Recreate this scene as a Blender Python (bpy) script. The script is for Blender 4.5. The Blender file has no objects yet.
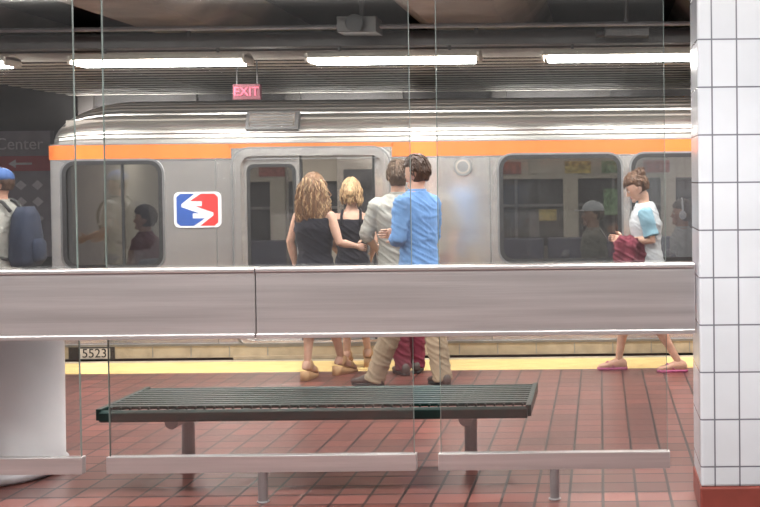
import bpy, math, random, time
from mathutils import Vector, Matrix, noise
random.seed(4)
V=Vector
T00=time.time()
scene=bpy.context.scene
scene.view_settings.view_transform='Standard'
tmpsc=bpy.data.scenes.new('tmp_eval')
def evaluate(ob):
    """evaluate modifiers of one object alone in a scratch scene (fast)"""
    tmpsc.collection.objects.link(ob)
    vl=tmpsc.view_layers[0]; vl.update(); dg=vl.depsgraph
    me=bpy.data.meshes.new_from_object(ob.evaluated_get(dg))
    tmpsc.collection.objects.unlink(ob)
    return me

# ------------------------------------------------------------ materials
def new_mat(name):
    m=bpy.data.materials.new(name); m.use_nodes=True
    nt=m.node_tree; b=nt.nodes['Principled BSDF']
    return m,nt,b
def N(nt,t,**kw):
    n=nt.nodes.new(t)
    for k,v in kw.items(): setattr(n,k,v)
    return n
def coords(nt,scale=(1,1,1)):
    tc=N(nt,'ShaderNodeTexCoord'); mp=N(nt,'ShaderNodeMapping')
    mp.inputs['Scale'].default_value=scale
    nt.links.new(tc.outputs['Object'],mp.inputs['Vector'])
    return mp.outputs['Vector']
def mat(name,col,rough=.5,metal=0,var=.12,scale=(8,8,8),bump=0,bscale=None,emis=0,spec=None,sheen=0):
    m,nt,b=new_mat(name)
    b.inputs['Roughness'].default_value=rough
    b.inputs['Metallic'].default_value=metal
    if spec is not None: b.inputs['Specular IOR Level'].default_value=spec
    if sheen: b.inputs['Sheen Weight'].default_value=sheen
    vec=coords(nt,scale)
    no=N(nt,'ShaderNodeTexNoise'); no.inputs['Scale'].default_value=1; no.inputs['Detail'].default_value=4
    nt.links.new(vec,no.inputs['Vector'])
    r=N(nt,'ShaderNodeValToRGB')
    r.color_ramp.elements[0].position=.3; r.color_ramp.elements[1].position=.7
    r.color_ramp.elements[0].color=[c*(1-var) for c in col]+[1]
    r.color_ramp.elements[1].color=[min(1,c*(1+var)) for c in col]+[1]
    nt.links.new(no.outputs['Fac'],r.inputs['Fac'])
    nt.links.new(r.outputs['Color'],b.inputs['Base Color'])
    if bump:
        v2=coords(nt,bscale or scale)
        n2=N(nt,'ShaderNodeTexNoise'); n2.inputs['Scale'].default_value=1; n2.inputs['Detail'].default_value=5
        nt.links.new(v2,n2.inputs['Vector'])
        bp=N(nt,'ShaderNodeBump'); bp.inputs['Strength'].default_value=bump; bp.inputs['Distance'].default_value=.01
        nt.links.new(n2.outputs['Fac'],bp.inputs['Height']); nt.links.new(bp.outputs['Normal'],b.inputs['Normal'])
    if emis:
        b.inputs['Emission Color'].default_value=list(col)+[1]; b.inputs['Emission Strength'].default_value=emis
    return m
def tile_mat(name,c1,c2,grout,w,h,rot=(0,0,0),rough=.35,mortar=.006,bump=.4,offset=0.0,loc=(0,0,0)):
    m,nt,b=new_mat(name)
    tc=N(nt,'ShaderNodeTexCoord'); mp=N(nt,'ShaderNodeMapping')
    mp.inputs['Rotation'].default_value=rot; mp.inputs['Location'].default_value=loc
    nt.links.new(tc.outputs['Object'],mp.inputs['Vector'])
    br=N(nt,'ShaderNodeTexBrick'); br.offset=offset; br.squash=1
    br.inputs['Scale'].default_value=1; br.inputs['Brick Width'].default_value=w; br.inputs['Row Height'].default_value=h
    br.inputs['Mortar Size'].default_value=mortar; br.inputs['Mortar Smooth'].default_value=.2
    br.inputs['Color1'].default_value=(*c1,1); br.inputs['Color2'].default_value=(*c2,1); br.inputs['Mortar'].default_value=(*grout,1)
    nt.links.new(mp.outputs['Vector'],br.inputs['Vector'])
    no=N(nt,'ShaderNodeTexNoise'); no.inputs['Scale'].default_value=1.6; no.inputs['Detail'].default_value=6
    nt.links.new(tc.outputs['Object'],no.inputs['Vector'])
    mx=N(nt,'ShaderNodeMix',data_type='RGBA',blend_type='MULTIPLY'); mx.inputs['Factor'].default_value=.40
    rr=N(nt,'ShaderNodeValToRGB'); rr.color_ramp.elements[0].position=.3; rr.color_ramp.elements[1].position=.65
    rr.color_ramp.elements[0].color=(.6,.6,.6,1)
    nt.links.new(no.outputs['Fac'],rr.inputs['Fac'])
    nt.links.new(br.outputs['Color'],mx.inputs[6]); nt.links.new(rr.outputs['Color'],mx.inputs[7])
    nt.links.new(mx.outputs[2],b.inputs['Base Color'])
    b.inputs['Roughness'].default_value=rough
    bp=N(nt,'ShaderNodeBump'); bp.invert=True; bp.inputs['Strength'].default_value=bump; bp.inputs['Distance'].default_value=.004
    nt.links.new(br.outputs['Fac'],bp.inputs['Height']); nt.links.new(bp.outputs['Normal'],b.inputs['Normal'])
    return m
def glass_mat(name,tint,refl=.08,haze=0.0):
    m=bpy.data.materials.new(name); m.use_nodes=True; nt=m.node_tree
    for n in list(nt.nodes): nt.nodes.remove(n)
    out=N(nt,'ShaderNodeOutputMaterial'); tr=N(nt,'ShaderNodeBsdfTransparent'); tr.inputs[0].default_value=(*tint,1)
    gl=N(nt,'ShaderNodeBsdfGlossy'); gl.inputs['Roughness'].default_value=.04
    df=N(nt,'ShaderNodeBsdfDiffuse'); df.inputs[0].default_value=(.7,.72,.75,1)
    m0=N(nt,'ShaderNodeMixShader'); m0.inputs[0].default_value=haze
    nt.links.new(tr.outputs[0],m0.inputs[1]); nt.links.new(df.outputs[0],m0.inputs[2])
    lw=N(nt,'ShaderNodeFresnel'); lw.inputs[0].default_value=1.45
    ad=N(nt,'ShaderNodeMath',operation='ADD'); ad.inputs[1].default_value=refl-.04
    nt.links.new(lw.outputs[0],ad.inputs[0])
    mx=N(nt,'ShaderNodeMixShader'); nt.links.new(ad.outputs[0],mx.inputs[0])
    nt.links.new(m0.outputs[0],mx.inputs[1]); nt.links.new(gl.outputs[0],mx.inputs[2])
    nt.links.new(mx.outputs[0],out.inputs[0]); return m

STEEL=mat('brushed_steel_train',(.82,.79,.775),.19,.82,.06,(1.0,3,10),.03,(3,3,70))
ROOF=mat('train_roof_steel',(.56,.54,.52),.28,.85,.22,(.8,5,9),.12,(2,3,90))
BEAM=mat('brushed_steel_panel',(.66,.635,.645),.30,.78,.14,(.8,1,24),.10,(3,3,120))
STEELD=mat('steel_dark',(.28,.28,.29),.4,.8,.15)
POSTM=mat('steel_post',(.36,.36,.37),.38,.8,.1)
ORANGE=mat('orange_paint',(.86,.20,.04),.35,0,.05)
BLACK=mat('black_rubber',(.02,.02,.022),.5)
FARWIN=mat('far_window_grey',(.08,.08,.09),.25,0,.5,(3,3,6))
TAN=mat('sill_tan',(.42,.34,.24),.6,.1,.2)
WHITE=mat('white_enamel',(.72,.73,.78),.4,0,.03)
CREAM=mat('train_interior_cream',(.42,.38,.34),.5,0,.10,(3,3,3))
SEATM=mat('train_seat_blue',(.10,.10,.15),.6)
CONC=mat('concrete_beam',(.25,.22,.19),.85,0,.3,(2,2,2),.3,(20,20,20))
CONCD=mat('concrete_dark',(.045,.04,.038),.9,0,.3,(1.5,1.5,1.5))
WALLD=mat('tunnel_wall_mat',(.05,.046,.046),.8,0,.4,(1,1,3))
SLAT=mat('slat_metal',(.62,.56,.49),.5,.1,.1)
CHAN=mat('channel_metal',(.09,.085,.085),.5,.4,.1)
YEL=mat('tactile_yellow',(.84,.60,.24),.6,0,.14,(5,14,5),.6,(60,60,60))
EDGE=mat('edge_stone',(.46,.39,.30),.7,0,.2)
BENCH=mat('bench_green_metal',(.012,.048,.044),.36,.2,.25,(4,4,4))
TUBE=mat('fluorescent_tube',(1,.98,.95),.5,emis=20)
TUBE2=mat('train_light_strip',(1,.95,.85),.5,emis=3)
BLUE=mat('logo_blue',(.03,.09,.36),.4,0,.05); RED=mat('logo_red',(.62,.04,.04),.4,0,.05); REDD=mat('sign_red_dim',(.28,.04,.05),.5)
GREEN=mat('poster_green',(.16,.26,.15),.5,0,.6,(22,22,22)); POSY=mat('poster_yellow',(.42,.32,.10),.5,0,.6,(26,26,26)); POSR=mat('poster_red',(.30,.09,.08),.5,0,.6,(22,22,22))
SIGNG=mat('sign_grey',(.17,.155,.18),.5); SIGNT=mat('sign_text_grey',(.40,.38,.40),.5); SIGNP=mat('exit_sign_panel',(.10,.03,.04),.6,spec=.2); SIGNR=mat('exit_red',(.60,.05,.10),.5,emis=.12)
GLASS=glass_mat('barrier_glass',(.94,.955,.95),.085,.014)
WGLASS=glass_mat('train_window_glass',(.74,.75,.75),.18,.0)
GEDGE=mat('glass_edge',(.15,.19,.18),.45,0,.1,spec=.2)
FLOOR=tile_mat('floor_quarry_tile',(.215,.075,.062),(.130,.052,.045),(.028,.018,.018),.17,.17,rough=.34,mortar=.008)
COLT=tile_mat('column_white_tile',(.58,.61,.66),(.54,.57,.62),(.16,.16,.19),.118,.226,rot=(math.radians(90),0,0),rough=.2,mortar=.004,loc=(.054,0,0.0))
BASET=mat('column_base_red',(.20,.045,.035),.4)
BACKT=tile_mat('rear_wall_tile',(.26,.25,.26),(.23,.22,.23),(.1,.1,.1),.2,.2,rot=(math.radians(90),0,0))

# ------------------------------------------------------------ builder
class B:
    def __init__(s): s.v=[];s.f=[];s.m=[];s.mats=[];s.M=Matrix()
    def mi(s,m):
        if m not in s.mats: s.mats.append(m)
        return s.mats.index(m)
    def add(s,vs,fs,m):
        o=len(s.v); i=s.mi(m)
        s.v+= [s.M@V(p) for p in vs]
        for f in fs: s.f.append([o+k for k in f]); s.m.append(i)
    def box(s,a,b,m):
        x0,y0,z0=a;x1,y1,z1=b
        vs=[(x0,y0,z0),(x1,y0,z0),(x1,y1,z0),(x0,y1,z0),(x0,y0,z1),(x1,y0,z1),(x1,y1,z1),(x0,y1,z1)]
        s.add(vs,[(0,3,2,1),(4,5,6,7),(0,1,5,4),(1,2,6,5),(2,3,7,6),(3,0,4,7)],m)
    def rings(s,R,m,caps=True,closed=True):
        n=len(R[0]); vs=[p for r in R for p in r]; fs=[]
        for i in range(len(R)-1):
            for j in range(n if closed else n-1):
                a=i*n+j;b=i*n+(j+1)%n
                fs.append((a,b,b+n,a+n))
        if caps:
            fs.append(tuple(reversed(range(n)))); fs.append(tuple(range((len(R)-1)*n,len(R)*n)))
        s.add(vs,fs,m)
    def tube(s,pts,rad,m,n=10,flat=1.0):
        pts=[V(p) for p in pts]; R=[]
        if not isinstance(rad,(list,tuple)): rad=[rad]*len(pts)
        prev=None
        for i,p in enumerate(pts):
            t=(pts[min(i+1,len(pts)-1)]-pts[max(i-1,0)]).normalized()
            if prev is None:
                a=V((1,0,0)) if abs(t.x)<.8 else V((0,1,0))
                u=(a-t*a.dot(t)).normalized()
            else: u=(prev-t*prev.dot(t)).normalized()
            prev=u; w=t.cross(u)
            R.append([p+u*math.cos(2*math.pi*k/n)*rad[i]+w*math.sin(2*math.pi*k/n)*rad[i]*flat for k in range(n)])
        s.rings(R,m)
    def ell(s,c,r,m,nu=20,nv=14,fn=None,M=None):
        vs=[];fs=[]
        M=M or Matrix()
        for i in range(nv+1):
            ph=math.pi*i/nv
            for j in range(nu):
                a=2*math.pi*j/nu
                p=V((math.sin(ph)*math.cos(a),math.sin(ph)*math.sin(a),math.cos(ph)))
                q=V((p.x*r[0],p.y*r[1],p.z*r[2]))
                if fn: q=fn(p,q)
                vs.append(M@(V(c)+q))
        for i in range(nv):
            for j in range(nu):
                a=i*nu+j;b=i*nu+(j+1)%nu
                fs.append((a,a+nu,b+nu,b))
        s.add(vs,fs,m)
    def obj(s,name,parent=None,smooth=False,bevel=0,remesh=0,wr=0,wscale=9,smo=4):
        me=bpy.data.meshes.new(name); me.from_pydata([tuple(p) for p in s.v],[],s.f)
        for m in s.mats: me.materials.append(m)
        me.polygons.foreach_set('material_index',s.m); me.update()
        ob=bpy.data.objects.new(name,me)
        if remesh:
            r=ob.modifiers.new('r','REMESH'); r.mode='VOXEL'; r.voxel_size=remesh
            if smo:
                q=ob.modifiers.new('s','SMOOTH'); q.iterations=smo; q.factor=.5
            me2=evaluate(ob); ob.modifiers.clear(); ob.data=me2
            me2.materials.clear(); me2.materials.append(s.mats[0])
            me2.polygons.foreach_set('material_index',[0]*len(me2.polygons))
            if wr:
                nor=[v.normal.copy() for v in me2.vertices]
                for v,n in zip(me2.vertices,nor):
                    p=v.co
                    d=noise.noise(V((p.x*wscale,p.y*wscale,p.z*wscale*1.6)))
                    q=V((p.x*wscale*.9+p.z*7,p.y*wscale*.9,p.z*wscale*2.0+p.x*11))
                    d2=1-2*abs(noise.noise(q))         # thin ridged folds standing proud of the body
                    v.co=p+n*wr*(d*.25+max(0,d2-.55)*1.5)
            smooth=True; me=me2
        scene.collection.objects.link(ob)
        if smooth: me.polygons.foreach_set('use_smooth',[True]*len(me.polygons))
        if bevel:
            bv=ob.modifiers.new('b','BEVEL'); bv.width=bevel; bv.segments=2; bv.limit_method='ANGLE'
        if parent: ob.parent=parent
        return ob
def empty(name):
    e=bpy.data.objects.new(name,None); scene.collection.objects.link(e); e.empty_display_size=.2; return e
def rrect(x0,z0,x1,z1,r=.06,n=5):
    o=[]
    for cx,cz,a0 in((x1-r,z0+r,-90),(x1-r,z1-r,0),(x0+r,z1-r,90),(x0+r,z0+r,180)):
        for k in range(n+1):
            a=math.radians(a0+90*k/n); o.append((cx+r*math.cos(a),cz+r*math.sin(a)))
    return o
def plate(name,loops,y,th,m,parent=None):
    """flat sheet in the XZ plane with holes, thickness th centred on y"""
    cu=bpy.data.curves.new(name,'CURVE'); cu.dimensions='2D'; cu.fill_mode='BOTH'; cu.extrude=th/2
    for L in loops:
        sp=cu.splines.new('POLY'); sp.points.add(len(L)-1); sp.use_cyclic_u=True
        for i,(x,z) in enumerate(L): sp.points[i].co=(x,z,0,1)
    t=bpy.data.objects.new(name+'_c',cu)
    me=evaluate(t); bpy.data.objects.remove(t)
    for v in me.vertices:
        x,z,d=v.co; v.co=(x,y-d,z)
    me.materials.clear(); me.materials.append(m); me.name=name
    ob=bpy.data.objects.new(name,me); scene.collection.objects.link(ob)
    if parent: ob.parent=parent
    return ob
def text(name,s,loc,size,m,parent=None,align='CENTER'):
    cu=bpy.data.curves.new(name,'FONT'); cu.body=s; cu.size=size; cu.align_x=align; cu.align_y='CENTER'; cu.extrude=.002
    cu.materials.append(m)
    o=bpy.data.objects.new(name,cu); scene.collection.objects.link(o); o.location=loc; o.rotation_euler=(math.pi/2,0,0)
    if parent: o.parent=parent
    return o
def area(name,loc,sx,sy,e,col=(1,.965,.915),rot=(0,0,0)):
    l=bpy.data.lights.new(name,'AREA'); l.shape='RECTANGLE'; l.size=sx; l.size_y=sy; l.energy=e; l.color=col
    o=bpy.data.objects.new(name,l); scene.collection.objects.link(o); o.location=loc; o.rotation_euler=rot; return o

# ------------------------------------------------------------ room shell
b=B(); b.box((-9,-3,-.12),(6,9.30,0),FLOOR); b.obj('floor')
b=B(); b.box((-9,9.302,-.12),(6,9.86,-.0005),YEL)
b.box((-9,9.86,-.12),(6,9.965,-.001),EDGE)
b.obj('tactile_warning_strip')
b=B(); b.box((-9,9.90,-1.3),(6,9.96,-.125),CONCD); b.box((-9,9.96,-1.3),(6,14,-1.2),CONCD); b.obj('floor_track_bed')
b=B(); b.box((-9,13.4,-1.2),(6,13.6,3.1),WALLD)
for i in range(12):
    x=-8.8+i*1.25; b.box((x,13.32,-1.2),(x+.18,13.4,3.1),CONCD)
b.obj('wall_back')
b=B(); b.box((-9,-3.2,0),(6,-3.0,3.1),BACKT); b.obj('wall_rear')
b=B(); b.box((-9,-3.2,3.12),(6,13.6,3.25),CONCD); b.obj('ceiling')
for i,cx in enumerate((-7.9,-5.65,-3.38,-1.05,1.28,3.6)):
    b=B()
    prof=[(-.62,3.12),(-.50,2.98),(-.30,2.86),(.30,2.86),(.50,2.98),(.62,3.12)]
    b.rings([[(cx+x,y,z) for x,z in prof] for y in(5.9,13.3)],CONC)
    b.obj('ceiling_beam')
# slatted soffit above the train
b=B()
for i in range(15):
    y=9.32+i*.25
    b.box((-6.2,y,2.655),(4.5,y+.10,2.661),SLAT)
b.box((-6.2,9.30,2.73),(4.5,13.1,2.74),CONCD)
for i in range(14):
    x=-6+i*.78; b.box((x,9.25,2.672),(x+.04,13.05,2.715),CHAN)
for x in (-5.5,-3.4,-1.05,1.3):
    for y in(9.6,10.8,12.6): b.tube([(x,y,2.7),(x,y,2.86)],.012,CHAN,8)
b.box((-6.2,9.24,2.64),(4.5,9.28,2.71),SLAT)
b.obj('slatted_ceiling_panel')
b=B(); b.box((-6.5,8.86,2.70),(4.5,9.02,2.79),CHAN)
b.tube([(-6.5,9.1,2.82),(4.5,9.1,2.82)],.03,CHAN); b.tube([(-6.5,8.5,2.80),(4.5,8.5,2.80)],.018,STEELD,8)
for i in range(5):
    x=-5.65+i*2.33; b.tube([(x,8.94,2.78),(x,8.94,2.858)],.02,CHAN,8)
b.obj('cable_channel')
def fixture(x0,x1,y,z,e,lamp=True):
    b=B()
    prof=[(-.14,z+.012),(-.10,z+.045),(-.05,z+.07),(.05,z+.07),(.10,z+.045),(.14,z+.012),(.09,z+.03),(-.09,z+.03)]
    b.rings([[(x,y+p,q) for p,q in prof] for x in(x0,x1)],SLAT)
    for dy in(-.075,.0,.075): 
        b.tube([(x0+.05,y+dy,z-.006),(x1-.05,y+dy,z-.006)],.022,TUBE,10)
    b.box((x0,y-.12,z-.02),(x0+.02,y+.12,z+.05),SLAT); b.box((x1-.02,y-.12,z-.02),(x1,y+.12,z+.05),SLAT)
    for xx in(x0+.25,x1-.25): b.tube([(xx,y,z+.06),(xx,y,2.698 if z<2.7 else 3.12)],.012,CHAN,8)
    o=b.obj('fluorescent_light')
    if lamp:
        l=area('fluorescent_lamp',((x0+x1)/2,y,z-.04),x1-x0-.1,.2,e); l.parent=o
for x0,x1 in((-6.2,-4.72),(-4.23,-2.82),(-2.34,-.95),(-.46,1.15),(1.6,3.1)):
    fixture(x0,x1,8.9,2.585,42)
for x0,x1 in((-5.6,-3.6),(-3.0,-1.0),(-.4,1.6)):  # unseen overhead rows, added to light the near platform
    fixture(x0,x1,6.8,2.95,56)
    fixture(x0,x1,3.4,2.95,124)
for x in(-5.5,-3.0,-.5,2.0):  # uplights added behind the train, hidden, to brighten the slatted soffit
    b=B(); b.box((x-.8,13.12,2.28),(x+.8,13.31,2.33),WHITE); b.box((x-.8,13.12,2.33),(x+.8,13.13,2.37),WHITE); b.tube([(x-.75,13.2,2.355),(x+.75,13.2,2.355)],.02,TUBE,8)
    o=b.obj('added_soffit_uplight'); l=area('added_soffit_lamp',(x,13.15,2.40),1.5,.15,22,rot=(math.radians(158),0,0)); l.parent=o
b=B(); b.box((-1.98,8.35,2.74),(-1.68,8.6,2.86),CHAN); b.tube([(-1.83,8.34,2.80),(-1.83,8.28,2.80)],[.05,.07],BLACK,14); b.tube([(-1.83,8.55,2.85),(-1.83,8.55,3.12)],.02,CHAN)
b.obj('ceiling_speaker',bevel=.01)
b=B(); b.box((.05,8.6,2.72),(.40,8.72,2.80),CHAN); b.tube([(.08,8.66,2.755),(-.02,8.66,2.75)],[.03,.035],BLACK,12); b.tube([(.22,8.66,2.8),(.22,8.66,3.12)],.018,CHAN)
b.obj('security_camera',bevel=.008)
e=empty('reflected_exit_sign'); b=B(); b.box((-3.07,9.24,2.305),(-2.84,9.29,2.435),SIGNP)  # mirrored EXIT reflection modelled as a solid hanging box
for x in(-3.04,-2.87): b.tube([(x,9.265,2.43),(x,9.265,2.64)],.006,CHAN,6)
b.obj('sign_box',e,bevel=.006); text('sign_letters','EXIT',(-2.955,9.235,2.37),.105,SIGNR,e)
e=empty('reflected_station_sign'); b=B(); b.box((-7.6,13.2,.75),(-6.58,13.3,2.26),SIGNG)  # reflection of a sign in the glass, modelled as a solid panel
b.box((-7.6,13.19,1.78),(-6.58,13.2,1.96),REDD)
b.obj('panel',e)
text('line_1','Center',(-6.95,13.19,2.10),.20,SIGNT,e)
b=B(); b.box((-7.0,13.178,1.855),(-6.80,13.186,1.880),SIGNT); b.add([(-7.08,13.18,1.868),(-6.99,13.18,1.92),(-6.99,13.18,1.815)],[(0,1,2)],SIGNT)
for i in range(5): 
    z=1.55-i*.20
    for x in(-6.74,-6.94,-7.14):
        b.add([(x,13.19,z),(x+.07,13.19,z+.06),(x,13.19,z+.12),(x-.07,13.19,z+.06)],[(0,1,2,3)],SIGNT)
b.obj('arrow_and_pattern',e)

# ------------------------------------------------------------ tiled column (right) + round bin (left)
e=empty('tiled_column')
b=B(); b.box((.468,5.22,.13),(1.45,5.62,3.12),COLT); b.obj('shaft',e,bevel=.012)
b=B(); b.box((.464,5.216,0),(1.455,5.624,.13),BASET); b.obj('base',e,bevel=.01)
b=B(); cx,cy=-3.41,6.12
def circ(r,z,n=48): return [(cx+r*math.cos(2*math.pi*k/n),cy+r*math.sin(2*math.pi*k/n),z) for k in range(n)]
b.rings([circ(.36,0),circ(.385,.02),circ(.385,.05),circ(.37,.06),circ(.375,.9),circ(.395,.91),circ(.395,.96),circ(.35,1.0),circ(.17,1.02),circ(.16,.95)],WHITE)
o=b.obj('round_trash_can'); o.data.polygons.foreach_set('use_smooth',[len(p.vertices)==4 for p in o.data.polygons])

# ------------------------------------------------------------ glass barrier
e=empty('glass_barrier')
b=B(); 
for x0,x1 in((-4.4,-1.693),(-1.687,.460)):
    b.box((x0,5.37,.862),(x1,5.46,1.180),BEAM)
    b.box((x0,5.36,1.168),(x1,5.47,1.188),BEAM); b.box((x0,5.36,.843),(x1,5.47,.866),BEAM)
b.obj('steel_beam',e,bevel=.004)
b=B(); g=B(); r=B()
for x0,x1 in((-4.1,-2.615),(-2.47,-.945),(-.81,.325)):
    g.box((x0,5.487,.22),(x1,5.499,2.70),GLASS)
    for x in(x0,x1): r.box((x-.0012,5.486,.22),(x+.0012,5.500,2.70),GEDGE)
    b.box((x0-.012,5.47,.155),(x1+.012,5.515,.240),BEAM)
    b.box((x0-.012,5.44,2.68),(x1+.012,5.54,2.76),BEAM)
    xm=(x0+x1)/2
    b.tube([(xm,5.493,0),(xm,5.493,.16)],.024,POSTM,16); b.tube([(xm,5.493,0),(xm,5.493,.008)],.032,POSTM,16)
    for x in(x0+.3,x1-.3):
        b.tube([(x,5.49,2.75),(x,5.49,3.12)],.02,POSTM,10)
        b.box((x-.03,5.45,.96),(x+.03,5.486,1.08),POSTM)
b.obj('rails',e,bevel=.003); g.obj('glass_panes',e); r.obj('pane_edges',e)

# ------------------------------------------------------------ bench
b=B(); x0,x1=-2.71,-.38
ys=[5.885+i*.0565 for i in range(11)]
for i,y in enumerate(ys):
    z=.40-(.018 if i in(0,10) else 0)
    b.box((x0+.02,y,z-.018),(x1-.02,y+.036,z),BENCH)
for i in range(1,46):
    x=x0+(x1-x0)*i/46; b.box((x-.006,5.93,.378),(x+.006,6.45,.396),BENCH)
for y,s in((5.87,-1),(6.50,1)):
    b.rings([[(x,y+s*.0,.395),(x,y+s*.02,.38),(x,y+s*.022,.340),(x,y+s*.006,.328),(x,y-s*.012,.340),(x,y-s*.012,.385)] for x in(x0+.02,x1-.02)],BENCH)
for x in(x0,x1-.03):
    b.box((x,5.86,.34),(x+.03,6.51,.402),BENCH)
for i in range(1,6):
    x=x0+(x1-x0)*i/6; b.box((x-.015,5.88,.350),(x+.015,6.50,.377),BENCH)
o=b.obj('bench',bevel=.004)
for x in(-2.345,-.745):
    c=B()
    c.tube([(x,6.2,.0),(x,6.2,.30)],.036,POSTM,20); c.tube([(x,6.2,0),(x,6.2,.01)],.06,POSTM,20)
    c.tube([(x,5.96,.305),(x,6.42,.305)],.038,POSTM,20)
    c.box((x-.06,5.98,.34),(x+.06,6.4,.350),POSTM)
    c.obj('leg',o,bevel=.002)

# ------------------------------------------------------------ subway train
T=empty('subway_train'); XL=-4.93; XR=4.2; Y0=10.05
wins=[(-4.89+.01,.86,-4.01,1.80),(-.895,.875,.174,1.815),(.31,.875,1.40,1.815),(1.55,.875,2.6,1.815)]
holes=[rrect(*w,r=.10) for w in wins]
door=rrect(-3.28,.16,-1.97,1.855,r=.10)
plate('side_wall',[[(XL,.14),(XR,.14),(XR,1.975),(XL,1.975)]]+holes+[door],Y0,.03,STEEL,T)
for w in wins:
    plate('window_gasket',[rrect(w[0]-.022,w[1]-.022,w[2]+.022,w[3]+.022,r=.12),rrect(w[0]+.014,w[1]+.014,w[2]-.014,w[3]-.014,r=.09)],Y0-.02,.012,BLACK,T)
    plate('window_frame',[rrect(w[0]-.04,w[1]-.04,w[2]+.04,w[3]+.04,r=.135),rrect(w[0]-.02,w[1]-.02,w[2]+.02,w[3]+.02,r=.12)],Y0-.018,.014,STEELD,T)
    plate('window_glass',[rrect(*w,r=.10)],Y0-.004,.004,WGLASS,T)
    xm=w[0]+(w[2]-w[0])*.60
    if w[2]-w[0]<.95: 
        c=B(); c.box((xm-.012,Y0-.008,w[1]),(xm+.012,Y0+.01,w[3]),BLACK); c.obj('window_mullion',T)
plate('door_frame',[rrect(-3.34,.12,-1.91,1.925,r=.15),rrect(-3.27,.165,-1.98,1.85,r=.10)],Y0-.025,.03,STEEL,T)
plate('door_frame_lip',[rrect(-3.35,.11,-1.90,1.935,r=.16),rrect(-3.335,.125,-1.915,1.92,r=.15)],Y0-.03,.03,STEELD,T)
for a,c_ in((-3.30,-2.74),):                       # left leaf, partly slid open
    plate('door_leaf',[[(a,.15),(c_,.15),(c_,1.86),(a,1.86)],rrect(a+.09,.80,c_-.06,1.76,r=.06)],Y0+.03,.02,STEEL,T)
    plate('door_gasket',[rrect(a+.07,.78,c_-.04,1.78,r=.07),rrect(a+.10,.81,c_-.07,1.75,r=.055)],Y0+.018,.006,BLACK,T)
    plate('door_glass',[rrect(a+.09,.80,c_-.06,1.76,r=.06)],Y0+.03,.004,WGLASS,T)
c=B(); c.box((-2.742,Y0+.0,.15),(-2.722,Y0+.04,1.86),BLACK)
c.box((-2.06,Y0+.02,.15),(-1.97,Y0+.04,1.86),STEEL); c.box((-2.08,Y0+.015,.15),(-2.058,Y0+.045,1.86),BLACK)
c.box((XL,Y0-.022,1.835),(-3.36,Y0-.012,1.965),ORANGE); c.box((-1.89,Y0-.022,1.835),(XR,Y0-.012,1.965),ORANGE); c.box((-3.37,Y0-.022,1.925),(-1.88,Y0-.012,1.965),ORANGE)
for x in(-3.5,-1.72,-1.0,2.75): c.box((x-.003,Y0-.018,.14),(x+.003,Y0-.012,1.83),STEELD)
for z in(1.825,1.972): c.box((XL,Y0-.024,z-.005),(XR,Y0-.012,z+.003),STEELD)
for k in range(7):
    z=.2+k*.085; c.box((XL+.02,Y0-.022,z),(-3.37,Y0-.014,z+.03),STEEL); c.box((-1.88,Y0-.022,z),(XR,Y0-.014,z+.03),STEEL)
c.box((XL,Y0-.04,.015),(XR,Y0+.02,.125),TAN); c.box((XL,Y0-.05,.125),(XR,Y0+.02,.145),STEELD); c.box((-3.35,Y0-.075,.0),(-1.9,Y0-.04,.03),TAN)
for i in range(26): 
    x=-4.8+i*.35; c.box((x,Y0-.043,.02),(x+.008,Y0-.04,.12),STEELD)
c.box((-4.86,Y0-.05,.005),(-4.44,Y0-.042,.125),BLACK); c.box((-4.76,Y0-.055,.018),(-4.48,Y0-.048,.112),CREAM)
c.box((XL,Y0,-.5),(XR,Y0+.04,.02),BLACK); c.box((XL+.2,10.2,-.9),(XR,12.6,-.1),BLACK)
c.obj('trim',T)
text('car_number','5523',(-4.62,Y0-.058,.066),.115,BLACK,T)
prof=[]
for i in range(60):
    t=i/59; a=t*math.pi/2
    y=Y0+.62*(1-math.cos(a)) ; z=1.972+.43*math.sin(a)**.8
    g=.010*(1 if (i//3)%2 else 0) if i<44 else 0
    prof.append((y+g*math.cos(a),z-g*math.sin(a)))
prof+= [(11.4,2.42)]+[(22.8-y,z) for y,z in reversed(prof)]
R=[]
for s in [0,.02,.06,.12,.2,.32,.46,.6,.75]+[1.5,9.13]:
    x=-5.06+s; k=math.sqrt(max(0,1-(1-min(s/.62,1))**2)) if s<.62 else 1
    kk=.25+.75*k; ins=.16*(1-min(s/.16,1))**2
    R.append([(x,11.4+(y-11.4)*(1-ins/1.35),1.972+(z-1.972)*kk) for y,z in prof])
c=B(); c.rings(R,ROOF,caps=True,closed=False); ro=c.obj('roof',T,smooth=False)
def corner(z0,z1,off,m,c):
    pts=[]
    for k in range(9):
        a=math.pi/2*k/8; pts.append((XL-(.13+off)*math.sin(a),Y0-.015+.13-(.13+off)*math.cos(a)))
    pts.append((XL-.13-off,12.75))
    for i in range(len(pts)-1):
        (xa,ya),(xb,yb)=pts[i],pts[i+1]; c.add([(xa,ya,z0),(xb,yb,z0),(xb,yb,z1),(xa,ya,z1)],[(0,1,2,3)],m)
c=B(); corner(.05,1.975,0,STEEL,c); corner(1.835,1.965,.008,ORANGE,c); corner(.0,.14,.012,STEELD,c); c.obj('car_end',T,smooth=True)
c=B(); c.M=Matrix.Translation((-2.98,10.09,2.17))@Matrix.Rotation(math.radians(-22),4,'X')
c.box((-.24,-.05,-.10),(.24,.05,.08),STEELD); c.box((-.21,-.056,-.08),(.21,-.05,.06),STEEL)
for k in range(4): c.box((-.19,-.062,-.065+k*.03),(.19,-.055,-.055+k*.03),STEELD)
c.obj('roof_vent',T,bevel=.004)
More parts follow.
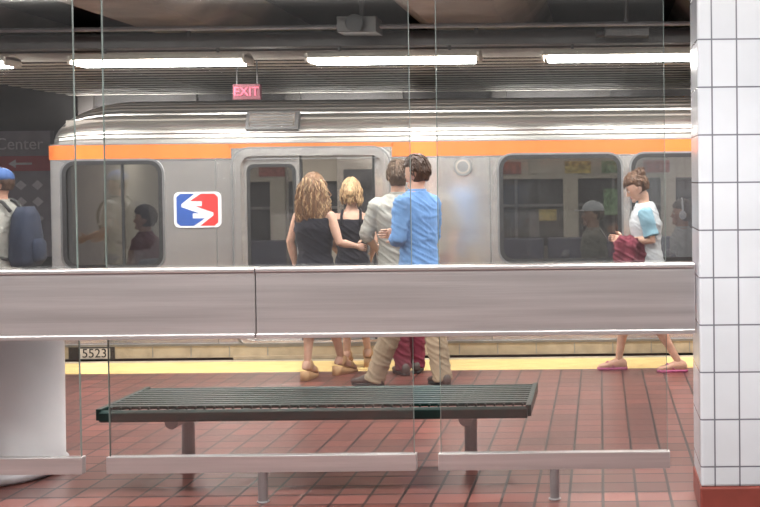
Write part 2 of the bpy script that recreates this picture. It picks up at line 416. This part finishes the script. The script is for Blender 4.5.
c=B(); c.tube([(-1.245,Y0-.03,1.735),(-1.245,Y0-.012,1.735)],.085,STEELD,28); c.tube([(-1.245,Y0-.036,1.735),(-1.245,Y0-.03,1.735)],.066,CREAM,28); c.tube([(-1.245,Y0-.040,1.735),(-1.245,Y0-.035,1.735)],.05,STEELD,28); c.obj('round_marker_light',T)
# interior
c=B(); c.box((-4.9,10.1,.05),(XR,12.7,.1),STEELD)
c.box((-4.9,12.62,.1),(XR,12.7,.85),CREAM); c.box((-4.9,12.62,1.62),(XR,12.7,2.2),CREAM)
for i in range(9): c.box((-4.9+i*1.12,12.6,.85),(-4.9+i*1.12+.17,12.7,1.75),CREAM)
for i in range(18): c.box((-4.9+i*.56,12.66,.85),(-4.9+i*.56+.03,12.69,1.65),STEELD)
c.box((-4.9,12.66,1.30),(XR,12.69,1.33),STEELD)
c.box((-4.9,12.69,.85),(XR,12.71,1.75),FARWIN)
c.box((-4.9,10.12,2.15),(XR,12.7,2.2),CREAM); c.box((-4.9,10.12,.1),(-4.86,12.6,2.15),CREAM)
c.box((-3.62,10.3,.1),(-3.58,11.2,2.15),CREAM); c.box((-1.75,10.3,.1),(-1.71,11.2,2.15),CREAM)
for y in(10.75,12.0): 
    for i in range(5): c.box((-4.5+i*1.7,y,2.13),(-3.1+i*1.7,y+.12,2.15),TUBE2)
c.box((-3.0,12.56,.1),(-2.42,12.6,2.0),STEEL); c.box((-2.40,12.56,.1),(-1.82,12.6,2.0),STEEL)
c.box((-2.92,12.54,.95),(-2.52,12.56,1.75),FARWIN); c.box((-2.30,12.54,.95),(-1.90,12.56,1.75),FARWIN)
for x,w_,m_ in((-1.2,.3,POSR),(-.80,.3,CREAM),(-.40,.3,POSY),(.02,.3,GREEN),(.50,.3,POSR),(1.1,.3,CREAM),(1.7,.35,POSY),(-4.6,.4,CREAM),(-3.9,.3,POSR)):
    c.box((x,12.59,1.68),(x+w_,12.60,1.82),m_)
c.box((-.70,12.58,1.14),(-.50,12.60,1.27),POSY); c.box((.04,12.58,1.20),(.26,12.60,1.50),GREEN)
c.obj('interior_shell',T)
c=B()
for x in(-3.1,-2.2,-1.4,.30,1.6):
    c.tube([(x,10.9 if x<-1.5 else 11.3,.1),(x,10.9 if x<-1.5 else 11.3,2.15)],.018,STEEL,10)
c.tube([(-4.5,11.25,1.88),(4,11.25,1.88)],.016,STEEL,10)
c.obj('grab_poles',T)
c=B()
for x in(-.78,.25,.95,1.6,-4.7):
    c.box((x,10.22,.42),(x+.44,11.1,.50),SEATM); c.box((x+.40,10.22,.42),(x+.47,11.1,.90),SEATM); c.box((x+.1,10.3,.1),(x+.3,11.0,.42),STEELD)
for x in(-4.2,-1.5,-.6,.3,1.2): 
    c.box((x,12.1,.42),(x+.85,12.55,.5),SEATM); c.box((x,12.5,.42),(x+.85,12.6,.95),SEATM)
c.obj('seats',T,bevel=.02)
for x in(-4.2,-2.4,-.6,1.2,3): 
    l=area('train_lamp',(x,11.4,2.1),1.2,.3,20,(1,.91,.80)); l.parent=T
# logo: two opposed arrow shapes, blue left and red right, on white
L=empty('transit_logo_sign'); lx0,lx1,lz0,lz1=-3.885,-3.455,1.205,1.53; yy=Y0-.022
W=lx1-lx0; Hh=lz1-lz0
def lp(pts): return [(lx0+u*W,lz0+v*Hh) for u,v in pts]
plate('backing',[rrect(lx0,lz0,lx1,lz1,r=.05)],yy,.008,WHITE,L)
half=[(.14,.05),(.42,.05),(.66,.26),(.40,.26),(.40,.40),(.54,.40),(.16,.58),(.16,.66),(.44,.95),(.14,.95),(.06,.86),(.06,.14)]
plate('blue_half',[lp(half)],yy-.005,.004,BLUE,L)
plate('red_half',[lp([(1-x,1-y) for x,y in half])],yy-.005,.004,RED,L)

# ------------------------------------------------------------ people
def skinm(n,c):
    m=mat(n,c,.48,0,.10,(25,25,25),.08,(200,200,200)); b=m.node_tree.nodes['Principled BSDF']
    b.inputs['Subsurface Weight'].default_value=.12; b.inputs['Subsurface Radius'].default_value=(.02,.008,.004); return m
def cloth(n,c,var=.12): return mat(n,c,.9,0,var,(9,9,16),.4,(40,40,26),spec=.2,sheen=.05)
def hairm(n,c): return mat(n,c,.42,0,.5,(70,70,8),.9,(180,180,12))
SK=skinm('skin_fair',(.54,.32,.235)); SK2=skinm('skin_tan',(.44,.24,.17)); LIP=mat('lips',(.45,.13,.11),.5); EYE=mat('eye_white',(.8,.78,.75),.2); IRIS=mat('iris',(.05,.03,.02),.2)
H_BR=hairm('hair_dark_brown',(.055,.026,.015)); H_MB=hairm('hair_brown',(.085,.048,.028)); H_BL=hairm('hair_blonde',(.44,.29,.155)); H_LB=hairm('hair_light_brown',(.19,.095,.045)); H_GR=hairm('hair_auburn',(.10,.045,.022))
def smooths(a,b_,x):
    t=max(0,min(1,(x-a)/(b_-a))); return t*t*(3-2*t)
TM=[(-.10,.13,.10),(-.03,.165,.118),(.06,.158,.111),(.17,.148,.102),(.28,.160,.112),(.40,.182,.120),(.49,.186,.110),(.545,.150,.088),(.585,.085,.068),(.615,.060,.060),(.69,.055,.057)]
TF=[(-.10,.14,.11),(-.03,.170,.122),(.06,.152,.108),(.17,.122,.090),(.28,.136,.100),(.39,.152,.120),(.48,.156,.098),(.54,.120,.076),(.58,.062,.054),(.615,.047,.048),(.69,.044,.046)]
def hand(Bd,w,d,n,side,m,curl=.5,sc=1.0):
    d=V(d).normalized(); n=V(n); n=(n-d*n.dot(d)).normalized(); t=d.cross(n)*side; w=V(w)
    R=[]
    for s,hw,hd in((-.02,.026,.020),(.01,.028,.019),(.04,.038,.016),(.075,.041,.014),(.092,.038,.011)):
        c=w+d*s*sc; R.append([c+t*hw*sc*math.cos(2*math.pi*k/14)+n*hd*sc*math.sin(2*math.pi*k/14) for k in range(14)])
    Bd.rings(R,m)
    for off,ln,r in((.030,.92,.0092),(.010,1.05,.0096),(-.010,.98,.0092),(-.029,.78,.0080)):
        p=w+(d*.084+t*off)*sc; pts=[p-d*.012]; a=curl*.35; rs=[r*sc]
        for sg in(.042,.027,.022):
            dirv=d*math.cos(a)+n*math.sin(a); p=p+dirv*sg*ln*sc; pts.append(p); rs.append(r*sc*(.98 if sg>.03 else .88)); a+=curl*1.0
        rs[-1]=r*sc*.6
        Bd.tube(pts,rs,m,8)
    p=w+(d*.02+t*.024)*sc; pts=[p]
    for sg,mixv in((.035,(.55,.8,.2)),(.030,(.75,.5,.4)),(.024,(.85,.2,.5))):
        dirv=(d*mixv[0]+t*mixv[1]+n*mixv[2]).normalized(); p=p+dirv*sg*sc; pts.append(p)
    Bd.tube(pts,[.013*sc,.012*sc,.0105*sc,.007*sc],m,8)
def foot(Bd,F,yaw,pitch,m,sole,kind='shoe'):
    Mx=Matrix.Translation(F)@Matrix.Rotation(yaw,4,'Z')@Matrix.Rotation(-pitch,4,'X')
    def rg(s,hw,h,z0=0,n=16):
        o=[]
        for k in range(n):
            a=2*math.pi*k/n; cx=math.cos(a); sz=math.sin(a)
            zz=z0+(h*.42+h*.58*sz if sz>0 else h*.42*(1+math.copysign(abs(sz)**.5,sz)))
            o.append(Mx@V((hw*math.copysign(abs(cx)**.8,cx),s,zz)))
        return o
    P=[(-.078,.016,.045),(-.066,.030,.072),(-.03,.036,.095),(.02,.037,.095),(.065,.041,.072),(.115,.046,.050),(.155,.043,.038),(.182,.028,.026),(.19,.010,.014)]
    if kind=='shoe': P=[(s*1.06,w*1.12,h*1.05) for s,w,h in P]
    base=.018 if kind!='wedge' else .0
    if kind=='wedge':
        Mw=Matrix.Translation(F)@Matrix.Rotation(yaw,4,'Z')
        prof=[(-.08,0,.085),(-.03,0,.078),(.04,0,.052),(.11,0,.03),(.19,0,.024)]
        R=[]
        for s,z,h in prof:
            hw=.034 if s<0 else .044
            if s>.18: hw=.026
            R.append([Mw@V((-hw,s,0)),Mw@V((hw,s,0)),Mw@V((hw,s,h)),Mw@V((-hw,s,h))])
        Bd.rings(R,sole)
        Mx=Matrix.Translation(V(F)+V((0,0,.078)))@Matrix.Rotation(yaw,4,'Z')@Matrix.Rotation(math.radians(-17),4,'X')
        Bd.rings([rg(*p) for p in P],m)
        for s,hh in((.10,.062),(-.01,.105)):
            Bd.rings([rg(s-.018,.047,hh),rg(s+.018,.049,hh*.97)],sole)
        return
    Bd.rings([rg(s,w,h,base) for s,w,h in P],m)
    Bd.rings([[Mx@V((-w*1.06,s,0)),Mx@V((w*1.06,s,0)),Mx@V((w*1.06,s,base+.006)),Mx@V((-w*1.06,s,base+.006))] for s,w,h in [(-.082,.02,0),(-.06,.034,0),(.0,.034,0),(.06,.038,0),(.115,.047,0),(.165,.040,0),(.198,.014,0)]],sole)
    if kind=='flip':
        for sx in(-1,1):
            Bd.tube([Mx@V((0,.13,.055)),Mx@V((sx*.02,.10,.075)),Mx@V((sx*.042,.04,.03))],.006,sole,6)
def sub(pts,n=4):
    out=[]
    P=[V(p) for p in pts]
    for i in range(len(P)-1):
        p0=P[max(i-1,0)];p1=P[i];p2=P[i+1];p3=P[min(i+2,len(P)-1)]
        for k in range(n):
            t=k/n; out.append(.5*((2*p1)+(p2-p0)*t+(2*p0-5*p1+4*p2-p3)*t*t+(3*p1-p0-3*p2+p3)*t**3))
    out.append(P[-1]); return out
def limb(Bd,a,b_,c,ra,rb,rc,m,bul=(0,0),upto=1.0,inf=0,flare=0):
    a,b_,c=V(a),V(b_),V(c)
    pts=[a,a.lerp(b_,.33),a.lerp(b_,.66),b_,b_.lerp(c,.3),b_.lerp(c,.65),c]
    rr=[ra,ra*.95+bul[0],ra*.35+rb*.65,rb,rb*.98+bul[1],rb*.45+rc*.55,rc]
    total=(b_-a).length+(c-b_).length; acc=0; op=[pts[0]];orr=[rr[0]+inf]
    for i in range(1,7):
        seg=(pts[i]-pts[i-1]).length
        if acc+seg>=total*upto-1e-6:
            k=(total*upto-acc)/seg; op.append(pts[i-1].lerp(pts[i],k)); orr.append(rr[i-1]*(1-k)+rr[i]*k+inf+flare); break
        acc+=seg; op.append(pts[i]); orr.append(rr[i]+inf+flare*acc/total)
    Bd.tube(op,orr,m,14); Bd.ell(op[0],(orr[0],)*3,m,12,8)
def person(name,loc,th,H,fem=False,P=(0,0,.94),lean=(0,0),elb=None,wri=None,kn=None,an=None,hyaw=0,hpitch=0,hoff=(0,0,0),
           skin=SK,hair=H_BR,hstyle='short',top=None,sleeve=.42,hem=-.12,bottom=None,legcut=1.0,shoe='shoe',shoem=None,solem=None,
           fyaw=(0,0),fpitch=(0,0),curl=.5,dress=None,hdir=(None,None),sleevem=None,legr=1.0,wid=1.0,extras=None,hl=None):
    E=empty(name); k=H/1.8
    M=Matrix.Translation(loc)@Matrix.Rotation(math.radians(th),4,'Z')@Matrix.Scale(k,4)
    P=V(P); ax=V((lean[0],lean[1],1)).normalized()
    TT=[(h,w*(wid if h<.56 else 1),d*(wid if h<.56 else 1)) for h,w,d in (TF if fem else TM)]
    sw=(.150 if fem else .180)*wid
    fw=.88 if fem else 1.0
    def tr(h,hw,hd,inf=0,n=28,flute=0,nf=9,y=0):
        c=P+ax*h; fy=V((0,1,0)); fy=(fy-ax*fy.dot(ax)).normalized()
        o=[]
        for q in range(n):
            a=2*math.pi*q/n; f=1+flute*math.cos(nf*a)
            o.append(c+V((1,0,0))*(hw+inf)*math.cos(a)*f+fy*((hd+inf)*math.sin(a)*f+y))
        return o
    S=[P+ax*.50+V((s*sw,0,0)) for s in(-1,1)]
    elb=elb or [(-.235,-.02,1.18),(.235,-.02,1.18)]; wri=wri or [(-.25,.04,.93),(.25,.04,.93)]
    kn=kn or [(-.10,.02,.50),(.10,.02,.50)]; an=an or [(-.10,-.02,.09),(.10,-.02,.09)]
    hips=[P+V((s*.088,0,-.02)) for s in(-1,1)]
    HC=P+ax*.74+V(hoff)
    sk=B(); sk.M=M
    sk.rings([tr(*t) for t in TT],skin)
    for i in(0,1):
        limb(sk,S[i],elb[i],wri[i],.054*fw,.041*fw,.027*fw,skin,(0,.003))
        limb(sk,hips[i],kn[i],an[i],.086,.055*fw,.036*fw,skin,(0,.008))
    HM=Matrix.Translation(HC)@Matrix.Rotation(math.radians(hyaw),4,'Z')@Matrix.Rotation(math.radians(hpitch),4,'X')
    sk.tube([P+ax*.58,P+ax*.64,HM@V((0,-.015,-.06)),HM@V((0,-.01,0))],[.055*fw,.054*fw,.053*fw,.05*fw],skin,14)
    def headf(p,q):
        if p.z<0:
            q.x*=1-.38*(-p.z)**1.6
            if p.y<0: q.y*=1-.45*(-p.z)
            else: q.y*=1-.06*(-p.z)
        if p.y>.8: q.y*=.97
        return q
    sk.ell((0,0,0),(.077,.096,.122),skin,30,22,headf,HM)
    sk.tube([HM@V((0,.086,.02)),HM@V((0,.098,-.005)),HM@V((0,.108,-.024)),HM@V((0,.088,-.034))],[.008,.011,.015,.010],skin,8)
    for s in(-1,1): sk.ell((s*.078,-.005,-.008),(.011,.020,.032),skin,10,8,None,HM)
    sk.ell((0,.078,-.088),(.030,.022,.022),skin,12,8,None,HM)
    sk.obj('body',E,remesh=.0085*k,smo=2)
    f=B(); f.M=M
    for s in(-1,1):
        f.ell((s*.031,.079,.004),(.013,.010,.009),EYE,10,8,None,HM); f.ell((s*.031,.088,.004),(.006,.003,.006),IRIS,8,6,None,HM)
        f.tube([HM@V((s*.014,.093,.024)),HM@V((s*.032,.092,.030)),HM@V((s*.05,.082,.024))],.0035,hair,6)
    f.ell((0,.089,-.056),(.023,.009,.0075),LIP,12,8,None,HM)
    for i in(0,1):
        hd=hdir[i] or (V(wri[i])-V(elb[i]))
        nn=V((0,1,0)) if abs(V(hd).normalized().y)<.6 else V((1 if i==0 else -1,0,0))
        hand(f,wri[i],hd,nn+V((.001,0,0)),(1 if i else -1),skin,curl,.95*fw+.03)
        Fp=V(an[i])-V((0,0,.09 if shoe!='wedge' else .155))
        foot(f,Fp,math.radians(fyaw[i]),math.radians(fpitch[i]),shoem or skin,solem or BLACK,shoe)
    f.obj('face_hands_feet',E,smooth=True)
    if top:
        c=B(); c.M=M
        rs=[t for t in TT if t[0]>=hem and t[0]<.57]
        R=[tr(hem,max(rs[0][1],TT[1][1])+.006,max(rs[0][2],TT[1][2])+.006,.018)]+[tr(*t,inf=.019 if t[0]<.3 else .015) for t in rs if t[0]>hem+.02]+[tr(.592,.080 if not fem else .066,.066,.012)]
        c.rings(R,top)
        if sleeve>0 and not sleevem:
            for i in(0,1): limb(c,S[i],elb[i],wri[i],.054*fw,.041*fw,.027*fw,top,(0,.003),upto=sleeve,inf=.014,flare=.008)
        c.obj('shirt',E,remesh=.009*k,wr=.013,smo=2)
        if sleevem:
            c=B(); c.M=M
            for i in(0,1): limb(c,S[i],elb[i],wri[i],.056*fw,.041*fw,.027*fw,sleevem,(0,.003),upto=sleeve,inf=.020,flare=.012)
            c.obj('sleeves',E,remesh=.009*k,wr=.007,smo=2)
        if sleeve>0 and not fem:
            c=B(); c.M=M; c.rings([tr(.575,.066,.064,.008),tr(.612,.060,.060,.012),tr(.614,.060,.060,.006),tr(.58,.066,.064,.0)],top); c.obj('collar',E,smooth=True)
    if bottom:
        c=B(); c.M=M
        c.rings([tr(-.10,.135,.105,.012),tr(-.03,TT[1][1],TT[1][2],.010),tr(.06,TT[2][1],TT[2][2],.008),tr(.10,TT[2][1]-.004,TT[2][2]-.004,.008)],bottom)
        for i in(0,1): limb(c,hips[i],kn[i],V(an[i])-V((0,0,.05 if legcut>=1 else 0)),.086,.058,.048,bottom,(0,.004),upto=legcut,inf=.015*legr,flare=.008*legr)
        c.obj('trousers' if legcut>=1 else 'shorts',E,remesh=.009*k,wr=.012,smo=2)
    if dress:
        c=B(); c.M=M
        R=[]
        for h,inf,fl in((-.42,.075,.07),(-.40,.075,.07),(-.25,.05,.05),(-.10,.025,.02)):
            R.append(tr(h,.165,.125,inf,36,fl,8))
        for t in TT:
            if -.05<t[0]<.42: R.append(tr(*t,inf=.016,n=36))
        R.append(tr(.485,.152*wid,.103,.014,36))
        c.rings(R,dress); c.obj('dress',E,remesh=.009*k,wr=.010,smo=2)
        if hstyle!='wavy':
            c=B(); c.M=M
            for s in(-1,1): c.tube([P+ax*.43+V((s*.085,-.125,0)),P+ax*.52+V((s*.09,-.090,0)),P+ax*.575+V((s*.085,-.02,0)),P+ax*.52+V((s*.085,.09,0))],.013,dress,8)
            c.obj('straps',E,smooth=True)
    hb=B(); hb.M=M
    low={'short':-.66,'wavy':-.75,'bob':-.75,'up':-.50,'cap':-.5}[hstyle]
    def hf(p,q):
        face=smooths(-.05,.28,p.y)*(1-smooths(.25,.50,p.z))
        side=smooths(.75,.95,abs(p.x))*(1-smooths(-.15,.1,p.z)) if hstyle in('short','cap','up') else 0
        nape=1-smooths(low-.12,low+.08,p.z)
        n1=noise.noise(V((p.x*5+loc[0],p.y*5,p.z*3)))*.08+noise.noise(V((p.x*20,p.y*20,p.z*9)))*.06
        s=1+n1-.30*max(face,nape,side)
        if p.z<0: q.x*=1-.22*(-p.z)**1.6; q.y*= (1-.30*(-p.z)) if p.y<0 else 1
        return q*s
    big=1.09 if hstyle in('short',) else (1.04 if hstyle=='cap' else 1.12)
    hb.ell((0,-.008,.010),(.086*big,.106*big,.128*big),hair,56,40,hf,HM)
    if hstyle in('short','up'):
        for q in range(140):
            a=random.random()*6.283; ph=random.random()*1.7
            d=V((math.sin(ph)*math.cos(a),math.sin(ph)*math.sin(a),math.cos(ph)))
            if d.y>.1 and d.z<.5: continue
            p0=V((d.x*.090,d.y*.110-.008,d.z*.134+.012)); t_=V((-d.y*.3+random.uniform(-.4,.4),d.x*.3,-.9)); t_=(t_-d*t_.dot(d)).normalized()
            hb.tube([HM@p0,HM@(p0+t_*.02+d*.004),HM@(p0+t_*.042+d*.001)],[.008,.006,.002],hair,5)
    if hstyle in('wavy','bob'):
        Ls=.36 if hstyle=='wavy' else .13
        Wd=.125 if hstyle=='wavy' else .085
        for q in range(240 if hstyle=='wavy' else 120):
            a=math.pi*(1.0+1.0*random.random()); u=random.random()
            st=HM@V((math.cos(a)*.088,math.sin(a)*.10-.005,.09-.10*u))
            ln=Ls*(.65+.5*random.random()); ph=random.random()*6.3
            pts=[];n_=12
            for z_ in range(n_+1):
                t=z_/n_
                wv=.020*math.sin(ph+t*15)*(.3+t) if hstyle=='wavy' else .005*math.sin(ph+t*8)
                pts.append(V((HC.x+(math.cos(a))*Wd*(.75+.45*math.sin(t*2.6))+wv, HC.y+math.sin(a)*(.105+.025*math.sin(t*3))*(1-.12*t)+wv*.8, st.z-ln*t)))
            pts[0]=V(st)
            hm_=hair if q%4 else (hl or hair)
            hb.tube(pts,[.007]+[.007]*(n_-3)+[.006,.004,.0015],hm_,6)
    if hstyle=='bob':
        def bf2(p,q): return q*(1+noise.noise(p*5)*.25)
        hb.ell((.0,-.10,.01),(.05,.045,.06),hair,20,16,bf2,HM)
    if hstyle=='up':
        def bf(p,q): return q*(1+noise.noise(p*4)*.22)
        hb.ell((0,-.085,.105),(.052,.052,.050),hair,20,16,bf,HM)
        for q in range(24):
            a=random.random()*6.3
            p0=HM@V((math.cos(a)*.04,-.085+math.sin(a)*.04,.12)); p1=p0+V((random.uniform(-.03,.03),random.uniform(-.04,.04),.028)); 
            hb.tube([p0,p1,p1+V((0,random.uniform(-.03,.03),-.012))],[.006,.005,.001],hair,5)
    hb.obj('hair',E,smooth=True)
    if extras: extras(E,M,HM,P,ax,tr)
    return E

KH=cloth('khaki_cloth',(.35,.275,.195)); MAR=cloth('maroon_cloth',(.17,.03,.05)); BLU=cloth('blue_shirt_cloth',(.15,.29,.56),.10); GRY=cloth('beige_grey_cloth',(.36,.355,.33)); BLK=cloth('black_dress_cloth',(.016,.015,.022),.2)
WHT=cloth('light_grey_cloth',(.46,.48,.51)); LBL=cloth('pale_blue_cloth',(.21,.36,.45)); NAVY=cloth('navy_cloth',(.022,.028,.05)); DEN=cloth('denim_cloth',(.08,.12,.22)); CAPB=cloth('cap_blue_cloth',(.05,.10,.26))
WEDGE=mat('wedge_cork',(.50,.30,.15),.6); PINK=mat('flipflop_pink',(.40,.09,.20),.5); SHB=mat('shoe_brown',(.07,.05,.045),.45)

person('woman_in_black_dress',(-2.33,8.96,0),-18,1.66,True,elb=[(-.235,-.02,1.22),(.25,.00,1.21)],wri=[(-.225,.05,.97),(.32,.17,1.17)],wid=1.10,
  kn=[(-.08,.03,.53),(.07,.14,.53)],an=[(-.06,-.05,.155),(.09,.26,.155)],hyaw=-8,hpitch=-6,skin=SK,hair=H_LB,hl=H_BL,hstyle='wavy',dress=BLK,shoe='wedge',solem=WEDGE,fyaw=(10,-12),curl=.5)
person('woman_with_blonde_hair',(-2.15,9.52,0),8,1.62,True,elb=[(-.20,.0,1.21),(.21,.0,1.21)],wri=[(-.16,.2,1.10),(.17,.2,1.06)],
  kn=[(-.06,.04,.53),(.08,.02,.53)],an=[(-.06,-.05,.155),(.13,.03,.155)],skin=SK,hair=H_BL,hl=H_LB,hstyle='bob',dress=BLK,shoe='wedge',solem=WEDGE,curl=.6)
person('man_in_grey_shirt',(-1.68,9.16,0),14,1.76,False,elb=[(-.27,.02,1.19),(.25,-.02,1.18)],wri=[(-.18,.24,1.06),(.26,.08,.94)],
  kn=[(-.02,.02,.50),(.14,.05,.50)],an=[(.02,-.06,.09),(.14,.03,.09)],hyaw=-6,skin=SK,hair=H_MB,top=GRY,sleeve=.56,hem=-.14,bottom=MAR,shoem=SHB,fyaw=(15,-10),legr=.8)
person('man_in_blue_shirt',(-1.42,8.60,0),58,1.79,False,lean=(.0,.02),elb=[(-.245,-.01,1.18),(.24,.05,1.18)],wri=[(-.07,.22,1.16),(.04,.27,1.20)],
  kn=[(-.13,.15,.50),(.10,-.05,.50)],an=[(-.18,.33,.09),(.09,-.15,.09)],hyaw=4,hpitch=-8,skin=SK,hair=H_BR,top=BLU,sleeve=.60,hem=-.10,bottom=KH,shoem=SHB,fyaw=(12,-20),legr=1.15,
  hdir=[(1,.25,.1),(-1,.2,0)],curl=.7)
def ex_phone(E,M,HM,P,ax,tr):
    c=B(); c.M=M@Matrix.Translation((.02,.40,1.235))@Matrix.Rotation(math.radians(55),4,'X')
    c.box((-.036,-.07,-.005),(.036,.07,.005),BLACK); c.box((-.032,-.062,.005),(.032,.062,.0058),SIGNG); c.obj('phone',E,bevel=.003)
    c=B(); c.M=M
    R=[]
    for i,(z,w,d) in enumerate([(1.22,.03,.03),(1.23,.08,.07),(1.17,.115,.095),(1.05,.12,.10),(.95,.13,.09),(.86,.10,.08),(.80,.05,.04)]):
        R.append([V((-.14+ w*math.cos(a)*(1+.16*math.cos(5*a+i*.7)), .18+(d+.03)*math.sin(a)*(1+.16*math.cos(5*a+i*.7)), z)) for a in [2*math.pi*q/30 for q in range(30)]])
    c.rings(R,MAR); c.obj('jacket_over_arm',E,remesh=.009,wr=.030,smo=2)
person('woman_with_phone',(.40,9.18,0),90,1.65,True,P=(0,0,.94),lean=(0,.06),elb=[(-.215,-.03,1.20),(.20,.0,1.19)],wri=[(-.06,.23,1.20),(.09,.25,1.20)],wid=1.14,
  kn=[(-.08,-.03,.50),(.08,.21,.51)],an=[(-.08,-.26,.09),(.08,.28,.09)],hyaw=0,hpitch=-28,hoff=(0,.055,-.01),skin=SK,hair=H_GR,hstyle='up',top=WHT,sleeve=.38,sleevem=LBL,hem=-.10,
  bottom=DEN,legcut=.38,shoe='flip',solem=PINK,fyaw=(0,0),hdir=[(.4,1,.15),(-.4,1,.15)],curl=.55,extras=ex_phone)
def ex_pack(E,M,HM,P,ax,tr):
    c=B(); c.M=M
    R=[]
    for z,w,d in((.98,.11,.05),(.99,.15,.09),(1.05,.17,.11),(1.25,.165,.10),(1.42,.14,.08),(1.49,.09,.05)):
        R.append([V((w*math.copysign(abs(math.cos(a))**.6,math.cos(a)),-.21+d*math.copysign(abs(math.sin(a))**.7,math.sin(a)),z)) for a in [2*math.pi*q/28 for q in range(28)]])
    c.rings(R,NAVY); 
    R=[[V((w*math.cos(a),-.31+d*math.sin(a),z)) for a in [2*math.pi*q/20 for q in range(20)]] for z,w,d in((1.02,.08,.03),(1.05,.11,.05),(1.18,.11,.045),(1.22,.08,.02))]
    c.rings(R,NAVY)
    for s in(-1,1): c.tube(sub([(s*.11,-.14,1.45),(s*.12,-.04,1.55),(s*.125,.11,1.47),(s*.12,.165,1.32),(s*.15,.06,1.12),(s*.13,-.12,1.05)],3),.016,BLACK,8)
    c.obj('backpack',E,smooth=True)
    capobj(E,M,HM,CAPB)
def capobj(E,M,HM,m):
    c=B(); c.M=M
    def cf(p,q):
        if p.z<0: q.z*=.12
        return q
    c.ell((0,-.005,.045),(.094,.114,.10),m,28,18,cf,HM)
    c.rings([[HM@V((.07*math.cos(a),.085+.10*max(0,math.sin(a)),.045+dz)) for a in [2*math.pi*q/20 for q in range(20)]] for dz in(-.004,.004)],m)
    c.obj('cap',E,smooth=True)
person('man_with_backpack',(-4.88,8.95,0),92,1.73,False,elb=[(-.24,.04,1.18),(.24,.04,1.18)],wri=[(-.20,.24,1.12),(.2,.24,1.12)],hair=H_BR,top=GRY,sleeve=.45,bottom=DEN,shoem=SHB,skin=SK2,hstyle='cap',extras=ex_pack)
def seated(name,x,y,th,shirt,hair,style,ex=None,skin=SK2,fem=False,z=.1):
    person(name,(x,y,z),th,1.70,fem,P=(0,0,.50),lean=(0,.03),elb=[(-.24,.06,.76),(.24,.06,.76)],wri=[(-.12,.28,.66),(.12,.28,.66)],
      kn=[(-.11,.44,.50),(.11,.44,.50)],an=[(-.11,.44,.09),(.11,.44,.09)],skin=skin,hair=hair,hstyle=style,top=shirt,sleeve=.45,hem=-.05,bottom=NAVY,shoem=SHB,extras=ex)
def ex_cap(E,M,HM,P,ax,tr): capobj(E,M,HM,WHITE)
def ex_hp(E,M,HM,P,ax,tr):
    c=B(); c.M=M
    c.tube(sub([HM@V((-.10,0,.0)),HM@V((-.09,0,.09)),HM@V((0,0,.155)),HM@V((.09,0,.09)),HM@V((.10,0,.0))],4),.010,WHITE,8)
    for s in(-1,1): c.ell((s*.10,0,-.01),(.022,.038,.045),WHITE,14,10,None,HM)
    c.obj('headphones',E,smooth=True)
seated('seated_passenger_with_cap',-.05,10.46,90,GRY,H_BR,'cap',ex_cap)
seated('seated_passenger_with_headphones',.80,10.46,90,WHT,H_BR,'short',ex_hp)
seated('seated_passenger_in_dark_shirt',-4.35,10.55,90,MAR,H_BR,'short')

bpy.data.scenes.remove(tmpsc)
# ------------------------------------------------------------ world + camera
w=bpy.data.worlds.new('world'); scene.world=w; w.use_nodes=True
bg=w.node_tree.nodes['Background']; bg.inputs[0].default_value=(.86,.81,.84,1); bg.inputs[1].default_value=.30
cam=bpy.data.cameras.new('camera'); co=bpy.data.objects.new('camera',cam); scene.collection.objects.link(co)
co.location=(0,0,1.6); cam.sensor_width=36; cam.lens=1100/760*36
PIT=1.2
cam.shift_x=-(600-380)/760; cam.shift_y=-(253.5-180-1100*math.tan(math.radians(PIT)))/760
co.rotation_euler=(Matrix.Rotation(math.radians(90-PIT),4,'X')@Matrix.Rotation(math.radians(-.6),4,'Z')).to_euler()
scene.camera=co
print('TOTAL',time.time()-T00)
